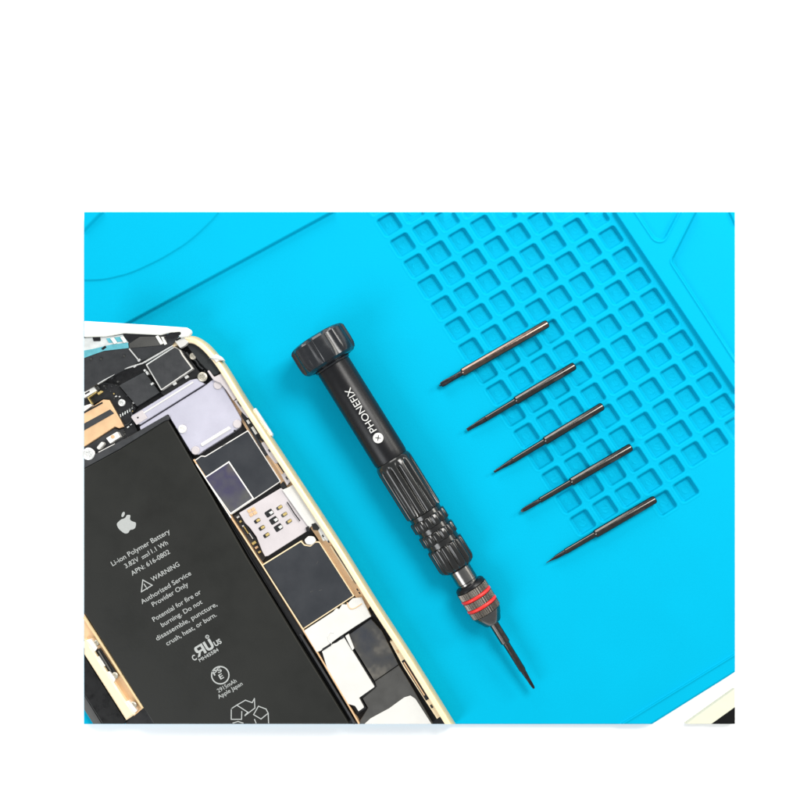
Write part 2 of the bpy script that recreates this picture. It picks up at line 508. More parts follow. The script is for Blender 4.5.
# printed name round the barrel + round mark
def barrel_text():
    bm = bmesh.new()
    R = 18.1 * 0.975 + 0.10
    def put(s, w):   # s along the axis, w across (picture upper right positive), wrapped on the barrel
        th = w / R
        return P0 + ax * ((s + 40) * kk) + bx * (R * math.sin(th)) + cx_ * (R * math.cos(th))
    vs, fs, wd = text_shape('PHONEFIX', 0.0)
    k = 49.0 / wd
    ky = 7.0 / 0.70
    cuts = []
    vv = [bm.verts.new((x, y, 0)) for x, y in vs]
    for f in fs:
        try: bm.faces.new([vv[i] for i in f])
        except ValueError: pass
    for q in range(-2, 16):                       # cut the letters into strips so that they follow the round barrel
        bmesh.ops.bisect_plane(bm, geom=bm.verts[:] + bm.edges[:] + bm.faces[:], plane_co=(0, q * 0.05, 0), plane_no=(0, 1, 0))
    for v in bm.verts:
        v.co = put(76.5 - v.co.x * k, -(v.co.y * ky) + 3.4)
    n = 80                                        # disc with a small cross left open in its middle
    cs, rr, r0 = 84.0, 5.1, 1.9
    o_ = [bm.verts.new(put(cs + rr * math.cos(2*math.pi*i/n), rr * math.sin(2*math.pi*i/n) + 0.2)) for i in range(n)]
    def cr(i):
        t = 2 * math.pi * i / n
        return 0.8 + 2.1 * abs(math.sin(2 * (t - 0.1))) ** 7
    i_ = [bm.verts.new(put(cs + cr(i) * math.cos(2*math.pi*i/n), cr(i) * math.sin(2*math.pi*i/n) + 0.2)) for i in range(n)]
    for i in range(n):
        bm.faces.new((o_[i], o_[(i+1) % n], i_[(i+1) % n], i_[i]))
    ret = bmesh.ops.extrude_face_region(bm, geom=bm.faces[:])
    for v in ret['geom']:
        if isinstance(v, bmesh.types.BMVert):
            v.co += cx_ * 0.06
    return link('printed_name', bm, 'print', drv)
barrel_text()

# ------------------------------------------------------------------ loose bits
def bit(tip, end, steps, kind, label, mat):
    """steps = distances from the tip (pixels) where shaft and shank begin"""
    Rk = 4.35
    z = Rk * 0.9 + 0.35
    p0 = Vector(U(tip[0], tip[1], z)); p1 = Vector(U(end[0], end[1], z))
    L = (p1 - p0).length
    a = (p1 - p0).normalized()
    b = Vector((a.y, -a.x, 0)).normalized()
    c = Vector((0, 0, 1))
    root = empty('screwdriver_bit', (tip[0] + end[0]) / 2, (tip[1] + end[1]) / 2, 0, label, 'bit', 'screwdriver bits laid in a row on the mat')
    t1, t2 = steps
    def part(name, prof, mt, nseg=32, rfn=None, sm=25):
        bm = bmesh.new()
        lathe(bm, prof, p0, a, b, c, nseg, rfn)
        return link(name, bm, mt, root, smooth=sm)
    # hex shank with a rounded far end; the flats face up
    shk = part('shank', [(t2, 2.9), (t2 + 0.5, 3.7), (t2 + 1.8, Rk), (L - 2.6, Rk), (L - 1.0, 3.95), (L - 0.2, 3.2), (L, 2.3)], mat, 60, hexr(Rk, HEXPH, 0.96), 24)
    # stamped recess near the far end
    bm = bmesh.new()
    s0, s1 = L - 27, L - 14
    # lies on the flat that faces the lower right
    bd = -b if (-b).y > 0 else b
    nr = (bd * math.sin(math.radians(25)) + c * math.cos(math.radians(25))).normalized()
    tg = a.cross(nr).normalized()
    ctr = p0 + nr * (Rk * 0.96 + 0.02) + (tg if tg.z < 0 else -tg) * 0.7
    ring0 = []
    for i in range(20):
        t = 2 * math.pi * i / 20
        ring0.append(ctr + a * ((s0 + s1) / 2 + (s1 - s0) / 2 * math.copysign(abs(math.cos(t)) ** 0.6, math.cos(t))) + tg * (1.2 * math.sin(t)))
    v0 = [bm.verts.new(v) for v in ring0]
    v1 = [bm.verts.new(v - nr * 0.25) for v in ring0]
    bm.faces.new(v0)
    bm.faces.new(v1[::-1])
    for i in range(20):
        bm.faces.new((v0[i], v0[(i + 1) % 20], v1[(i + 1) % 20], v1[i]))
    link('stamped_mark', bm, 'notch', shk)
    if kind != 'star':
        part('shaft', [(t1, 2.2), (t1 + 1.0, 2.9), (t2 - 0.5, 3.05), (t2 + 0.4, 3.05)], mat if kind != 'flatdark' else 'bitdark')
    if kind == 'star':
        def star(k, s, r, t):
            return r * (1 - (0.30 * (0.5 + 0.5 * math.cos(4 * t)) if k <= 3 else 0.1))
        part('tip', [(0, 1.9), (0.5, 3.2), (3.5, 3.5), (9, 3.3), (14, 3.0), (t2 + 0.6, 3.0)], 'bitdark', 48, star)
        bm = bmesh.new()                           # little pilot point
        lathe(bm, [(-1.9, 0.5), (-1.6, 0.9), (0.3, 1.1)], p0, a, b, c, 16)
        link('pilot_point', bm, 'bitdark', root, smooth=30)
    elif kind == 'flat':
        def fl(k, s, r, t):
            m = max(0, 1 - s / t1)
            return r * (1 - 0.55 * m * abs(math.sin(t)) ** 2)
        part('tip', [(0, 1.4), (0.4, 1.7), (8, 2.0), (t1 * 0.75, 2.6), (t1 + 0.3, 2.9)], 'bitdark', 32, fl)
    elif kind == 'needle':
        part('tip', [(0, 0.9), (0.4, 1.2), (7, 1.5), (t1 * 0.6, 2.0), (t1 + 0.3, 2.7)], 'bitdark', 24)
    elif kind == 'cross':
        def cr(k, s, r, t):
            return r * (1 - (0.26 * (0.5 + 0.5 * math.cos(4 * t)) if s < t1 * 0.8 else 0.05))
        part('tip', [(0, 0.9), (1.2, 1.9), (4, 2.5), (t1 * 0.6, 2.7), (t1 * 0.8, 2.6), (t1 + 0.3, 2.2)], 'bitdark', 48, cr)
    elif kind == 'point':
        part('tip', [(0, 0.25), (4, 0.6), (9, 1.3), (11.5, 2.0), (16, 2.25), (t1 + 0.3, 2.4)], 'bitdark', 24)
    return root

HEXPH = math.radians(25)
def dist(p, q): return math.hypot(p[0] - q[0], p[1] - q[1])
bits = [
    ((441, 385.0), (548, 323.3), None, (461.5, 373.2), 'star', 'bit with painted reddish reflection, thick blunt star tip, topmost of the five in the row', 'bitredreflect'),
    ((467, 430), (575, 365.5), (485, 419), (514.4, 401), 'flat', 'dark steel bit with a narrow blunt chisel tip, lying just below the topmost bit', 'bit'),
    ((494, 472), (603, 405.8), (512, 461), (544, 442), 'needle', 'dark steel bit with a slim tapered tip, the middle of the five bits', 'bit'),
    ((521, 511.4), (631.5, 446.8), (539, 500), (570, 482.4), 'cross', 'dark bit with a rounded cross tip, just above the needle-pointed bit', 'bit'),
    ((546.3, 562.8), (655.5, 498.8), (565, 552.5), (594.4, 535), 'point', 'dark bit with a fine needle point, lowest of the five in the row', 'bit'),
]
for tip, end, s1, s2, kind, label, mt in bits:
    bit(tip, end, (dist(tip, s1) if s1 else 0, dist(tip, s2)), kind, label, mt)

# ------------------------------------------------------------------ phone
ph = empty('opened_smartphone', 240, 560, 0, 'opened gold smartphone with black battery showing and its screen lifted, on the blue mat', 'smartphone')
XL, YB = 84.0, 724.0
tray = [(84, 388), (170, 344), (190, 341), (205, 345), (220, 361), (222, 371), (240, 397), (250, 411), (286, 470), (330, 537), (362, 589), (400, 650), (442, 718), (445.5, 724), (126, 724), (84, 655)]
slab('inner_tray', tray, 1.5, 7, 'floor', ph, 0.2)

# outer frame swept along its edge
def sweep(name, path, prof, mat, gold_faces=()):
    bm = bmesh.new()
    pts = [Vector(U(x, y, 12)).xy for x, y in path]
    rows = []
    for i, p in enumerate(pts):
        a = pts[max(0, i - 1)]; b = pts[min(len(pts) - 1, i + 1)]
        d = (b - a).normalized()
        n = Vector((-d.y, d.x))                      # inward = to the right of travel (picture y down)
        rows.append([bm.verts.new((p.x + n.x * q[0], p.y + n.y * q[0], q[1])) for q in prof])
    m = len(prof)
    for r0, r1 in zip(rows, rows[1:]):
        for j in range(m):
            f = bm.faces.new((r0[j], r0[(j + 1) % m], r1[(j + 1) % m], r1[j]))
            f.material_index = 1 if j in gold_faces else 0
    bm.faces.new(rows[0]); bm.faces.new(rows[-1][::-1])
    eye = Vector((NX, NY, CH)); e0 = Vector((0, YB, 0)); e1 = Vector((800, YB, 0))
    nrm = (e1 - e0).cross(eye - e0).normalized()
    if nrm.y < 0: nrm = -nrm
    r = bmesh.ops.bisect_plane(bm, geom=bm.verts[:] + bm.edges[:] + bm.faces[:], plane_co=e0, plane_no=nrm, clear_outer=True)
    bmesh.ops.holes_fill(bm, edges=[e for e in bm.edges if e.is_boundary])
    return link(name, bm, mat, ph, smooth=40)

def catmull(p, n=6):
    out = []
    for i in range(len(p) - 1):
        p0 = p[max(0, i - 1)]; p1 = p[i]; p2 = p[i + 1]; p3 = p[min(len(p) - 1, i + 2)]
        for k in range(n):
            t = k / n
            out.append(tuple(0.5 * (2 * p1[j] + (p2[j] - p0[j]) * t + (2 * p0[j] - 5 * p1[j] + 4 * p2[j] - p3[j]) * t * t + (3 * p1[j] - p0[j] - 3 * p2[j] + p3[j]) * t ** 3) for j in (0, 1)))
    out.append(p[-1])
    return out
edge = catmull([(172, 341), (181, 337), (190, 336), (199, 337.6), (208, 343.4), (216, 351.5), (224, 361.5), (232, 373.5), (250, 402.8), (292, 467), (340, 540.5), (377, 600), (412, 654), (454.2, 722), (475, 755)], 6)
sweep('frame', edge, [(2.2, 1.2), (0.7, 4), (0.0, 9), (0.0, 14), (0.5, 18.5), (1.5, 21.5), (2.8, 23.3), (4.4, 24), (7.2, 24), (7.8, 23.4), (8.0, 21), (8.0, 1.2)], ['cream', 'gold'], (0, 1, 2, 3, 4, 5))
# gold side channel inside the right edge
chan = [(214, 377), (223, 372), (240, 397), (286, 469), (300, 492), (330, 537), (362, 588), (372, 604), (366, 612), (354, 595), (322, 545), (282, 486), (262, 455), (231, 404)]
slab('side_channel', chan, 7, 13.5, 'tan', ph, 0.3)
slab('side_bracket', [(207, 371), (209, 370), (214, 377), (223, 372.5), (226, 377), (238, 396.5), (233.5, 401), (226, 390), (220, 383), (213.5, 380.5)], 13.4, 20.5, 'sim', ph, 0.6, 1.2)
slab('side_bracket', [(234, 401), (239, 398), (247, 410), (251, 417), (247.5, 418), (241, 411)], 13.4, 20.2, 'sim', ph, 0.5, 1)
slab('slot', band([(238.2, 400.5), (242.5, 406)], 4.0), 19.8, 20.5, 'grey', ph, 0.1, 1.8)
slab('flex_cable', [(242, 410), (246.6, 409), (250, 414), (251.5, 418.5), (255.5, 424), (260.5, 433), (266, 440.5), (264.5, 443.5), (260, 440), (255, 434.5), (248, 426.5), (241, 415.5)], 13.4, 17.5, 'floor', ph, 0.3)
slab('flex_cable', [(241, 415.5), (243, 414), (258, 438), (268, 455), (265, 456)], 13.3, 15.2, 'char', ph, 0.2)
slab('solder_pad', rect(248.3, 421.8, 2.6, 4.2, -32), 17.4, 18.6, 'white', ph, 0.2)
slab('solder_pad', rect(254.2, 430.5, 2.6, 8.4, -32), 17.4, 18.6, 'white', ph, 0.2)
slab('solder_pad', rect(262, 436.5, 2.4, 3.4, -32), 17.4, 18.3, 'brass', ph, 0.2)
slab('side_bracket', [(261, 443), (264, 441.5), (275, 455), (279, 462), (275.5, 464), (268, 455)], 13.4, 19.6, 'sim', ph, 0.5, 1)
slab('slot', band([(268.4, 449.5), (270, 452)], 1.3), 19.4, 19.9, 'char', ph, 0.05)
slab('side_bracket', [(270.5, 456), (274, 454), (291, 481), (287, 485.5)], 13.4, 18.4, 'sim', ph, 0.4)
slab('slot', band([(272.2, 457.5), (283, 473.5)], 3.4), 18.2, 18.8, 'tan', ph, 0.05)
slab('slot', band([(273.4, 456.6), (284, 472.6)], 1.2), 18.7, 19.1, 'floor', ph, 0.05)
slab('slot', band([(285.8, 476.8), (287.6, 479.6)], 1.3), 18.2, 18.8, 'char', ph, 0.05)
slab('slot', band([(288.8, 483.5), (290.2, 484)], 1.3), 18.2, 18.8, 'char', ph, 0.05)
slab('rubber_pad', [(279.5, 485), (283, 481.5), (288.5, 489.5), (285.5, 491.5), (282.5, 489)], 13.6, 17.5, 'floor', ph, 0.3)
# white plate and sim card reader
slab('sim_cradle', [(282, 490), (289, 487), (294, 484), (331, 540), (323, 541), (315, 524), (309, 528)], 9, 19.5, 'white', ph, 0.5)
simp = [(239, 513), (281, 488), (286.5, 492), (309.5, 527.5), (309, 530), (268, 556), (265, 556.5), (262, 551), (256.5, 537), (250, 528), (245, 523)]
sim = slab('sim_reader', simp, 8, 17.6, 'sim', ph, 0.5)
slab('slot', band([(287, 502), (291, 508), (294, 513), (300, 521)], 1.1), 19.4, 19.9, 'floor', ph, 0.02)
for x, y in ((257.2, 520.8), (261.8, 527.9), (266.4, 535.2)):
    slab('contact_slot', rect(x, y, 6.4, 3.8, -33), 17.4, 17.9, 'floor', sim, 0.05, 1.2)
    slab('contact', rect(x + 0.9, y - 0.5, 3.8, 2.5, -33), 17.8, 18.6, 'brass', sim, 0.3, 0.8)
for x, y in ((279.4, 507.6), (284.2, 514.6), (288.8, 521.6)):
    slab('contact_slot', rect(x, y, 6.4, 3.6, -33), 17.4, 17.9, 'grey', sim, 0.05, 1.2)
    slab('contact', rect(x + 0.7, y - 0.4, 4.2, 2.4, -33), 17.8, 18.6, 'brass', sim, 0.3, 0.8)
for x, y in ((269.2, 513.2), (273.8, 520.4), (278.4, 527.6)):
    slab('contact_slot', rect(x, y, 8.2, 6.2, -33), 17.4, 17.9, 'floor', sim, 0.05, 1.2)
    slab('contact', [(x - 0.6, y - 0.5), (x + 2.6, y - 2.6), (x + 4.2, y - 0.4), (x + 1.5, y + 1.6), (x + 0.6, y + 0.2)], 17.8, 18.8, 'steel', sim, 0.3)
for dx, dy in ((-2, -1.6), (1.6, -3.4), (-0.2, 2.2), (3.3, 0.2)):
    slab('contact', rect(251.4 + dx * 1.05, 512.6 + dy, 3.6, 3.4, -33), 17.4, 18.4, 'tan', sim, 0.3)
# ledge of small circuit parts left of the reader
slab('circuit_strip', [(233, 516), (239, 513.5), (246, 524), (257, 540), (266, 557), (262, 562)], 7, 10, 'char', ph, 0.2)
for x, y, w, h, mt in ((238, 517, 3, 2, 'steel'), (240.5, 521.5, 2.4, 2, 'brass'), (246, 530, 9, 1, 'brass'), (251, 536, 7, 0.9, 'steel'), (254, 543, 4.5, 2.6, 'brass'), (256.5, 547.5, 3.4, 2.2, 'tan'), (243, 526, 2, 1.6, 'steel'), (259.5, 552, 3, 2, 'brass')):
    slab('circuit_part', rect(x, y, w, h, 57 if w > 4 and w != 4.5 else -33), 9.8, 12.5, mt, ph, 0.2)
# thin divider wall between battery and logic board
slab('divider_wall', band([(193.5, 459.5), (230, 516), (262.5, 566), (303.5, 631), (318, 654), (337, 686), (358, 722), (359, 724)], 1.5), 7, 17.6, 'tan', ph, 0.3)
slab('divider_wall', band([(196, 464), (231, 518)], 1.0), 17.0, 19.0, 'silver', ph, 0.2)
slab('divider_wall', band([(240, 531), (262.5, 566), (303.5, 630)], 0.9), 17.2, 18.8, 'cream', ph, 0.2)
slab('cable_guide', band([(300, 634.5), (322, 670), (350, 716), (355, 724)], 2.6), 7, 15.5, 'char', ph, 0.5)

# shields
def shield(pts, rim, top, z, ins=1.2):
    o = slab('board_shield', pts, 7, z, rim, ph, 0.4, 0.8)
    slab('shield_sticker', inset(pts, ins), z - 0.2, z + 0.5, top, o, 0.15, 0.8)
    return o
lil = [(139.5, 426.5), (204.5, 386), (212, 380), (218, 379.5), (224, 388), (241.5, 419), (240, 427), (234, 431.5), (203, 451), (198, 455), (190.5, 451.5), (168, 414.5), (141, 431.5)]
sh1 = slab('board_shield', lil, 7, 17.2, 'lilac', ph, 0.5, 1.2)
slab('shield_rib', band([(201, 445.3), (230, 427.5)], 3.4), 17.0, 18.6, 'silver', sh1, 0.8, 1.2)
for x, y, r in ((217.8, 384.8, 4.6), (237, 424, 4.3), (195.3, 450.5, 4.3)):
    slab('shield_ear', [(x + r * math.cos(t * math.pi / 9), y + r * math.sin(t * math.pi / 9)) for t in range(18)], 17.0, 18.4, 'sim', sh1, 0.6)
slab('pin_hole', [(234.7 + 1.1 * math.cos(t * math.pi / 6), 431.6 - 0.8 + 1.1 * math.sin(t * math.pi / 6)) for t in range(12)], 17.0, 17.6, 'floor', sh1, 0.05)
bar = slab('camera_bracket', [(131, 416), (190, 380), (197, 378.5), (204.5, 384), (140, 424.5), (136, 424)], 7, 19.0, 'lilac', ph, 0.9, 1.0)
slab('bracket_fold', band([(134, 419), (193, 382)], 1.6), 18.8, 19.8, 'silver', bar, 0.4)
slab('bracket_foot', [(130.8, 417), (142, 410), (147.5, 418), (136.5, 425)], 18.8, 19.9, 'sim', bar, 0.3, 0.8)
slab('pin_hole', [(137.8 + 0.9 * math.cos(t * math.pi / 6), 417.6 + 0.9 * math.sin(t * math.pi / 6)) for t in range(12)], 19.7, 20.2, 'floor', bar, 0.02)

shield([(194, 460.5), (201, 455.5), (205, 456), (248, 430), (281, 481.5), (231, 515)], 'silver', 'slate', 16.6, 1.0)
win = slab('window_frame', [(204, 477.5), (229, 461), (254, 498.5), (230.3, 514.5)], 16.9, 18.0, 'silver', ph, 0.3)
slab('window_pane', inset([(204, 477.5), (229, 461), (254, 498.5), (230.3, 514.5)], 1.3), 17.8, 18.3, 'window', win, 0.1)
shield([(261.5, 565), (301, 540.5), (304.5, 544.5), (310, 545.5), (315, 541.5), (319.5, 541.5), (354.5, 596), (302.5, 630)], 'cream', 'slate', 16.6, 1.2)
slab('shield_ear', [(304, 540), (308.5, 536), (314, 536.5), (316.5, 541), (312, 545), (306.5, 544.5)], 16, 18.2, 'silver', ph, 0.6, 2)
sE = slab('connector_plate', [(303.8, 631), (333, 612), (336, 608.5), (339, 609.5), (342, 604.5), (346, 605), (352.5, 598.5), (362, 597.5), (371, 616.5), (356, 626), (338, 638), (320.5, 651), (316.5, 652.5)], 7, 17.8, 'white', ph, 0.5)
slab('plate_ridge', band(catmull([(347, 602.5), (349, 607.5), (352, 609), (357, 607), (362, 603.6)], 4), 0.9), 17.6, 18.5, 'tan', sE, 0.3)
slab('plate_ridge', band(catmull([(334, 632.6), (330, 632.4), (328, 636), (329, 641), (331.6, 643.4)], 4), 0.9), 17.6, 18.5, 'silver', sE, 0.3)
slab('plate_notch', band([(330.6, 644.8), (322.6, 649.6)], 2.0), 17.6, 18.1, 'floor', sE, 0.05)
slab('plate_notch', band([(340.4, 638.4), (343.6, 636.4)], 2.4), 17.6, 18.1, 'floor', sE, 0.05)
pF = [(322, 651.5), (331, 645), (336, 643), (344, 637.5), (374.5, 687), (359, 698), (364, 707.5), (358.5, 711.5), (355, 706), (348, 704), (327, 668)]
slab('cable_cover_base', [(319.5, 652.5), (332, 643), (345, 635.5), (377.5, 687.5), (361.5, 698.5), (366.5, 708), (357, 714.5), (352, 706), (346, 704), (325, 669)], 7, 13.5, 'floor', ph, 0.2)
slab('cable_cover', pF, 13.4, 17.5, 'white', ph, 0.5, 0.6)
slab('white_tab', [(345.2, 636.2), (348.7, 634.2), (354.3, 648.5), (352.2, 650.5)], 13, 18.5, 'white', ph, 0.4, 0.6)
slab('flex_cable', [(349.5, 634.5), (371, 619), (382, 631), (398.5, 664.5), (374.5, 681), (354.8, 649)], 7, 15.5, 'film', ph, 0.4)
slab('speaker_module', [(376.5, 687), (374.8, 681.6), (398.8, 665.2), (409, 682), (433, 724), (358, 724), (368, 708), (362.5, 698.5)], 7, 15, 'grey', ph, 0.5)
slab('speaker_label', [(364.5, 724), (370.5, 718.5), (389, 708.5), (404, 697.6), (410.5, 695.6), (415.5, 699), (431.5, 724)], 14.9, 15.7, 'white', ph, 0.15, 0)
# right lower channel slots
slab('side_bracket', [(390, 642), (394, 640.5), (436, 707), (441, 716), (437, 719), (428, 705), (404, 668)], 7, 19.0, 'cream', ph, 0.5)
slab('slot', band([(403.5, 660), (428, 699.5)], 4.6), 18.9, 19.5, 'floor', ph, 0.05)
slab('copper_strip', band([(404, 662.5), (424.5, 695.5)], 1.4), 19.4, 20.4, 'tan', ph, 0.2)
slab('slot', band([(396.6, 650.2), (398.4, 653)], 1.5), 18.9, 19.5, 'tan', ph, 0.05)
slab('slot', band([(430.6, 705), (432.6, 708)], 2.0), 18.9, 19.5, 'floor', ph, 0.05)
slab('slot', band([(335.5, 549.5), (356.5, 583.5)], 2.3), 13.4, 20.3, 'floor', ph, 0.05)
slab('copper_strip', band([(330.5, 546), (353, 580.5)], 1.6), 13.4, 17.8, 'cream', ph, 0.3)
slab('side_bracket', [(322, 531), (328, 531.5), (332, 540), (328.5, 543), (323.5, 537.5)], 13, 21, 'white', ph, 0.4, 0.6)
slab('rubber_pad', [(311.5, 524), (315.5, 523), (319.5, 528), (318, 530.5), (313, 530)], 19.3, 20.2, 'floor', ph, 0.1, 0.5)
slab('rubber_pad', [(305.5, 527.5), (309, 526), (309.5, 531), (306.5, 531.5)], 19.3, 20.0, 'floor', ph, 0.1)
for x, y in ((323, 536), (328.6, 541.8), (357.5, 589.8), (359.5, 593)):
    slab('slot', band([(x - 0.8, y - 1.1), (x + 0.7, y + 1.0)], 1.3), 20.8, 21.4, 'floor', ph, 0.05)
# edge buttons
slab('side_button', [(252.6, 409.5), (255.4, 408), (272.4, 434), (272.2, 436.3), (270, 436.0)], 8, 17, 'silver', ph, 0.8)
slab('side_button', [(298, 480.6), (299.6, 479.8), (326.2, 520.6), (325, 522.0)], 8, 17, 'cream', ph, 0.6)

# battery
bat = [(84, 469), (120, 449.5), (164.5, 421.5), (168, 420.5), (180.5, 441.5), (246, 556.5), (300, 645), (349, 724), (153.5, 724), (84, 612)]
batt = slab('battery', bat, 7, 20.0, 'battery', ph, 1.0)
tag(batt, 'black battery pack with white printing')
slab('battery_tape', [(84, 460), (128, 437), (166.5, 415), (170, 417), (168.5, 420), (164.5, 421.2), (120, 449), (84, 468.6)], 7, 19.0, 'char', ph, 0.5)
slab('battery_tape', [(171, 418), (183.5, 437), (192, 458), (260, 564), (304, 633), (302, 643), (248, 556), (182.5, 442)], 7, 14, 'floor', ph, 0.5)

# print on the battery: one mesh
pbm = bmesh.new()
ZP = 20.12
def pv(x, y, z=ZP): return pbm.verts.new(U(x, y, z))
def ptext(body, p, q, cap, off=0.006):
    vs, fs, wd = text_shape(body, off)
    L = dist(p, q)
    d = ((q[0] - p[0]) / L, (q[1] - p[1]) / L)
    u = (d[1], -d[0])
    k, ky = L / wd, cap / 0.70
    vv = [pv(p[0] + d[0] * x * k + u[0] * y * ky, p[1] + d[1] * x * k + u[1] * y * ky) for x, y in vs]
    for f in fs:
        try: pbm.faces.new([vv[i] for i in f])
        except ValueError: pass
def ppoly(pts): pbm.faces.new([pv(x, y) for x, y in pts])
def pline(pts, w, closed=False):
    segs = list(zip(pts, pts[1:])) + ([(pts[-1], pts[0])] if closed else [])
    for i, (a, b) in enumerate(segs):
        l = dist(a, b); dx, dy = (b[0] - a[0]) / l, (b[1] - a[1]) / l
        a2 = (a[0] - dx * w / 2, a[1] - dy * w / 2); b2 = (b[0] + dx * w / 2, b[1] + dy * w / 2)
        z = ZP + 0.01 * (i % 5)
        pbm.faces.new([pbm.verts.new(U(px, py, z)) for px, py in ((a2[0] - dy * w/2, a2[1] + dx * w/2), (b2[0] - dy * w/2, b2[1] + dx * w/2), (b2[0] + dy * w/2, b2[1] - dx * w/2), (a2[0] + dy * w/2, a2[1] - dx * w/2))])
def pring(cx, cy, r0, r1, n=40):
    o_ = [pv(cx + r1 * math.cos(2*math.pi*i/n), cy + r1 * math.sin(2*math.pi*i/n)) for i in range(n)]
    i_ = [pv(cx + r0 * math.cos(2*math.pi*i/n), cy + r0 * math.sin(2*math.pi*i/n)) for i in range(n)]
    for i in range(n): pbm.faces.new((o_[i], o_[(i+1) % n], i_[(i+1) % n], i_[i]))
ptext('Li-ion Polymer Battery', (112.8, 566.2), (170.6, 532.6), 4.9)
ptext('3.82V', (126, 568.4), (139.6, 560.6), 4.7)
pline([(141.9, 557.2), (147.4, 554.0)], 0.8)
for t in (0.0, 0.4, 0.8):
    pline([(142.7 + 5.5 * t, 558.7 - 3.2 * t), (143.8 + 5.5 * t, 558.0 - 3.2 * t)], 0.8)
ptext('11.1 Wh', (149.6, 555.0), (168.4, 544.2), 4.7)
ptext('APN: 616-0802', (132.4, 575.8), (170.4, 553.2), 4.7)
ptext('WARNING', (152.6, 581.8), (180, 565.6), 4.7)
pline([(142.8, 580), (141.4, 591.8), (152.2, 585.2)], 1.0, True)
pline([(144.2, 584.2), (146.0, 587.0)], 1.0)
pline([(146.7, 588.2), (147.2, 588.9)], 1.0)
ptext('Authorized Service', (142.2, 604.2), (191.6, 574.6), 4.7)
ptext('Provider Only', (153.4, 606.8), (188.8, 585.6), 4.7)
ptext('Potential for fire or', (154, 621.8), (201.6, 593.2), 4.7)
ptext('burning. Do not', (162.4, 627.2), (202.8, 603.2), 4.7)
ptext('disassemble, puncture,', (157.2, 640.8), (217.6, 605.6), 4.7)
ptext('crush, heat, or burn.', (167.4, 645.8), (217, 616), 4.7)
ptext('2915mAh', (218.6, 692.8), (237, 682), 4.1)
ptext('Apple Japan', (219, 699), (243, 684.8), 4.1)
# bitten fruit mark
def fruit():
    k = 0.125; ox, oy = 100, 500
    body = [(150, 172), (170, 155), (192, 148), (205, 138), (214, 122), (228, 119), (241, 121), (243, 133), (240, 150), (246, 163), (262, 172), (284, 180), (288, 196), (284, 215), (278, 226), (262, 236), (246, 238), (236, 246), (228, 260), (212, 268), (194, 265), (174, 252), (152, 232), (138, 208), (136, 188)]
    ppoly(catmull([(ox + x * k, oy + y * k) for x, y in body] + [(ox + 150 * k, oy + 172 * k)], 3)[:-1])
    leaf = [(188, 94), (197, 97), (199, 110), (192, 128), (181, 137), (172, 133), (172, 120), (178, 104)]
    ppoly([(ox + x * k, oy + y * k) for x, y in leaf])
fruit()
# certification marks
dA = (0.861, -0.509); dU = (-0.509, -0.861)
def loc2(o, x, y): return (o[0] + dA[0] * x + dU[0] * y, o[1] + dA[1] * x + dU[1] * y)
o = (199.0, 657.0)
def lpoly(pts): ppoly([loc2(o, x, y) for x, y in pts])
# reversed bold R
lpoly([(6.6, 0), (9.2, 0), (9.2, 10.6), (6.6, 10.6)])
lpoly([(6.6, 8.6), (6.6, 10.6), (1.6, 10.6), (0.2, 9.8), (-0.4, 8.2), (2.4, 8.2), (3.0, 8.6)])
lpoly([(6.6, 3.6), (6.6, 5.6), (3.0, 5.6), (2.4, 6.2), (-0.4, 6.2), (0.2, 4.6), (1.6, 3.6)])
lpoly([(-0.4, 6.2), (2.4, 6.2), (2.4, 8.2), (-0.4, 8.2)])
lpoly([(-1.4, 0), (1.6, 0), (4.4, 3.6), (1.8, 3.6)])
# bold U
lpoly([(10.2, 10.6), (10.2, 3.2), (12.8, 3.2), (12.8, 10.6)])
lpoly([(16.0, 10.6), (16.0, 3.2), (18.6, 3.2), (18.6, 10.6)])
lpoly([(10.2, 3.2), (11.0, 1.0), (13.0, 0), (15.8, 0), (17.8, 1.0), (18.6, 3.2), (16.0, 3.2), (15.4, 2.3), (13.4, 2.3), (12.8, 3.2)])
ptext('C', loc2(o, -6.6, -0.8), loc2(o, -2.6, -0.8), 5.4, 0.03)
ptext('US', loc2(o, 19.6, 0.6), loc2(o, 27.2, 0.6), 5.0, 0.03)
pring(*loc2(o, 17.4, 13.2), 1.2, 2.0, 20)
ptext('R', loc2(o, 16.8, 12.5), loc2(o, 18.0, 12.5), 1.5)
ptext('MH45584', (200.0, 662.0), (219, 650.8), 3.5, 0.012)
pring(220.3, 675.2, 8.0, 9.3)
o2 = (215.8, 676.2)
ptext('PS', loc2(o2, -1.0, 1.2), loc2(o2, 8.2, 1.2), 4.8, 0.02)
ptext('E', loc2(o2, 2.4, -5.4), loc2(o2, 6.6, -5.4), 5.2, 0.02)
# recycling loop of three folded arrows
pline([(231.3, 708.8), (236.6, 705.2), (245.4, 700.2), (252.2, 702.6), (254.4, 698.6), (254.9, 708), (245, 715.6)], 0.95)
pline([(231.3, 708.8), (231.2, 719.3), (241.6, 719.3), (241.8, 711.6)], 0.95)
pline([(237, 705.2), (247.8, 712.2), (245.2, 715.0)], 0.95)
pline([(258.4, 706.2), (253.6, 714.6), (261, 719), (268.2, 713.2), (266, 709), (258.4, 706.2)], 0.95)
pline([(268.2, 713.2), (268.6, 723)], 0.95)
pline([(254.6, 719.5), (256, 723)], 0.95)
pline([(233, 723), (238, 721.5), (243, 723)], 0.95)
ret = bmesh.ops.extrude_face_region(pbm, geom=pbm.faces[:])
for v in ret['geom']:
    if isinstance(v, bmesh.types.BMVert): v.co.z += 0.08
link('printed_label', pbm, 'greyprint', batt)

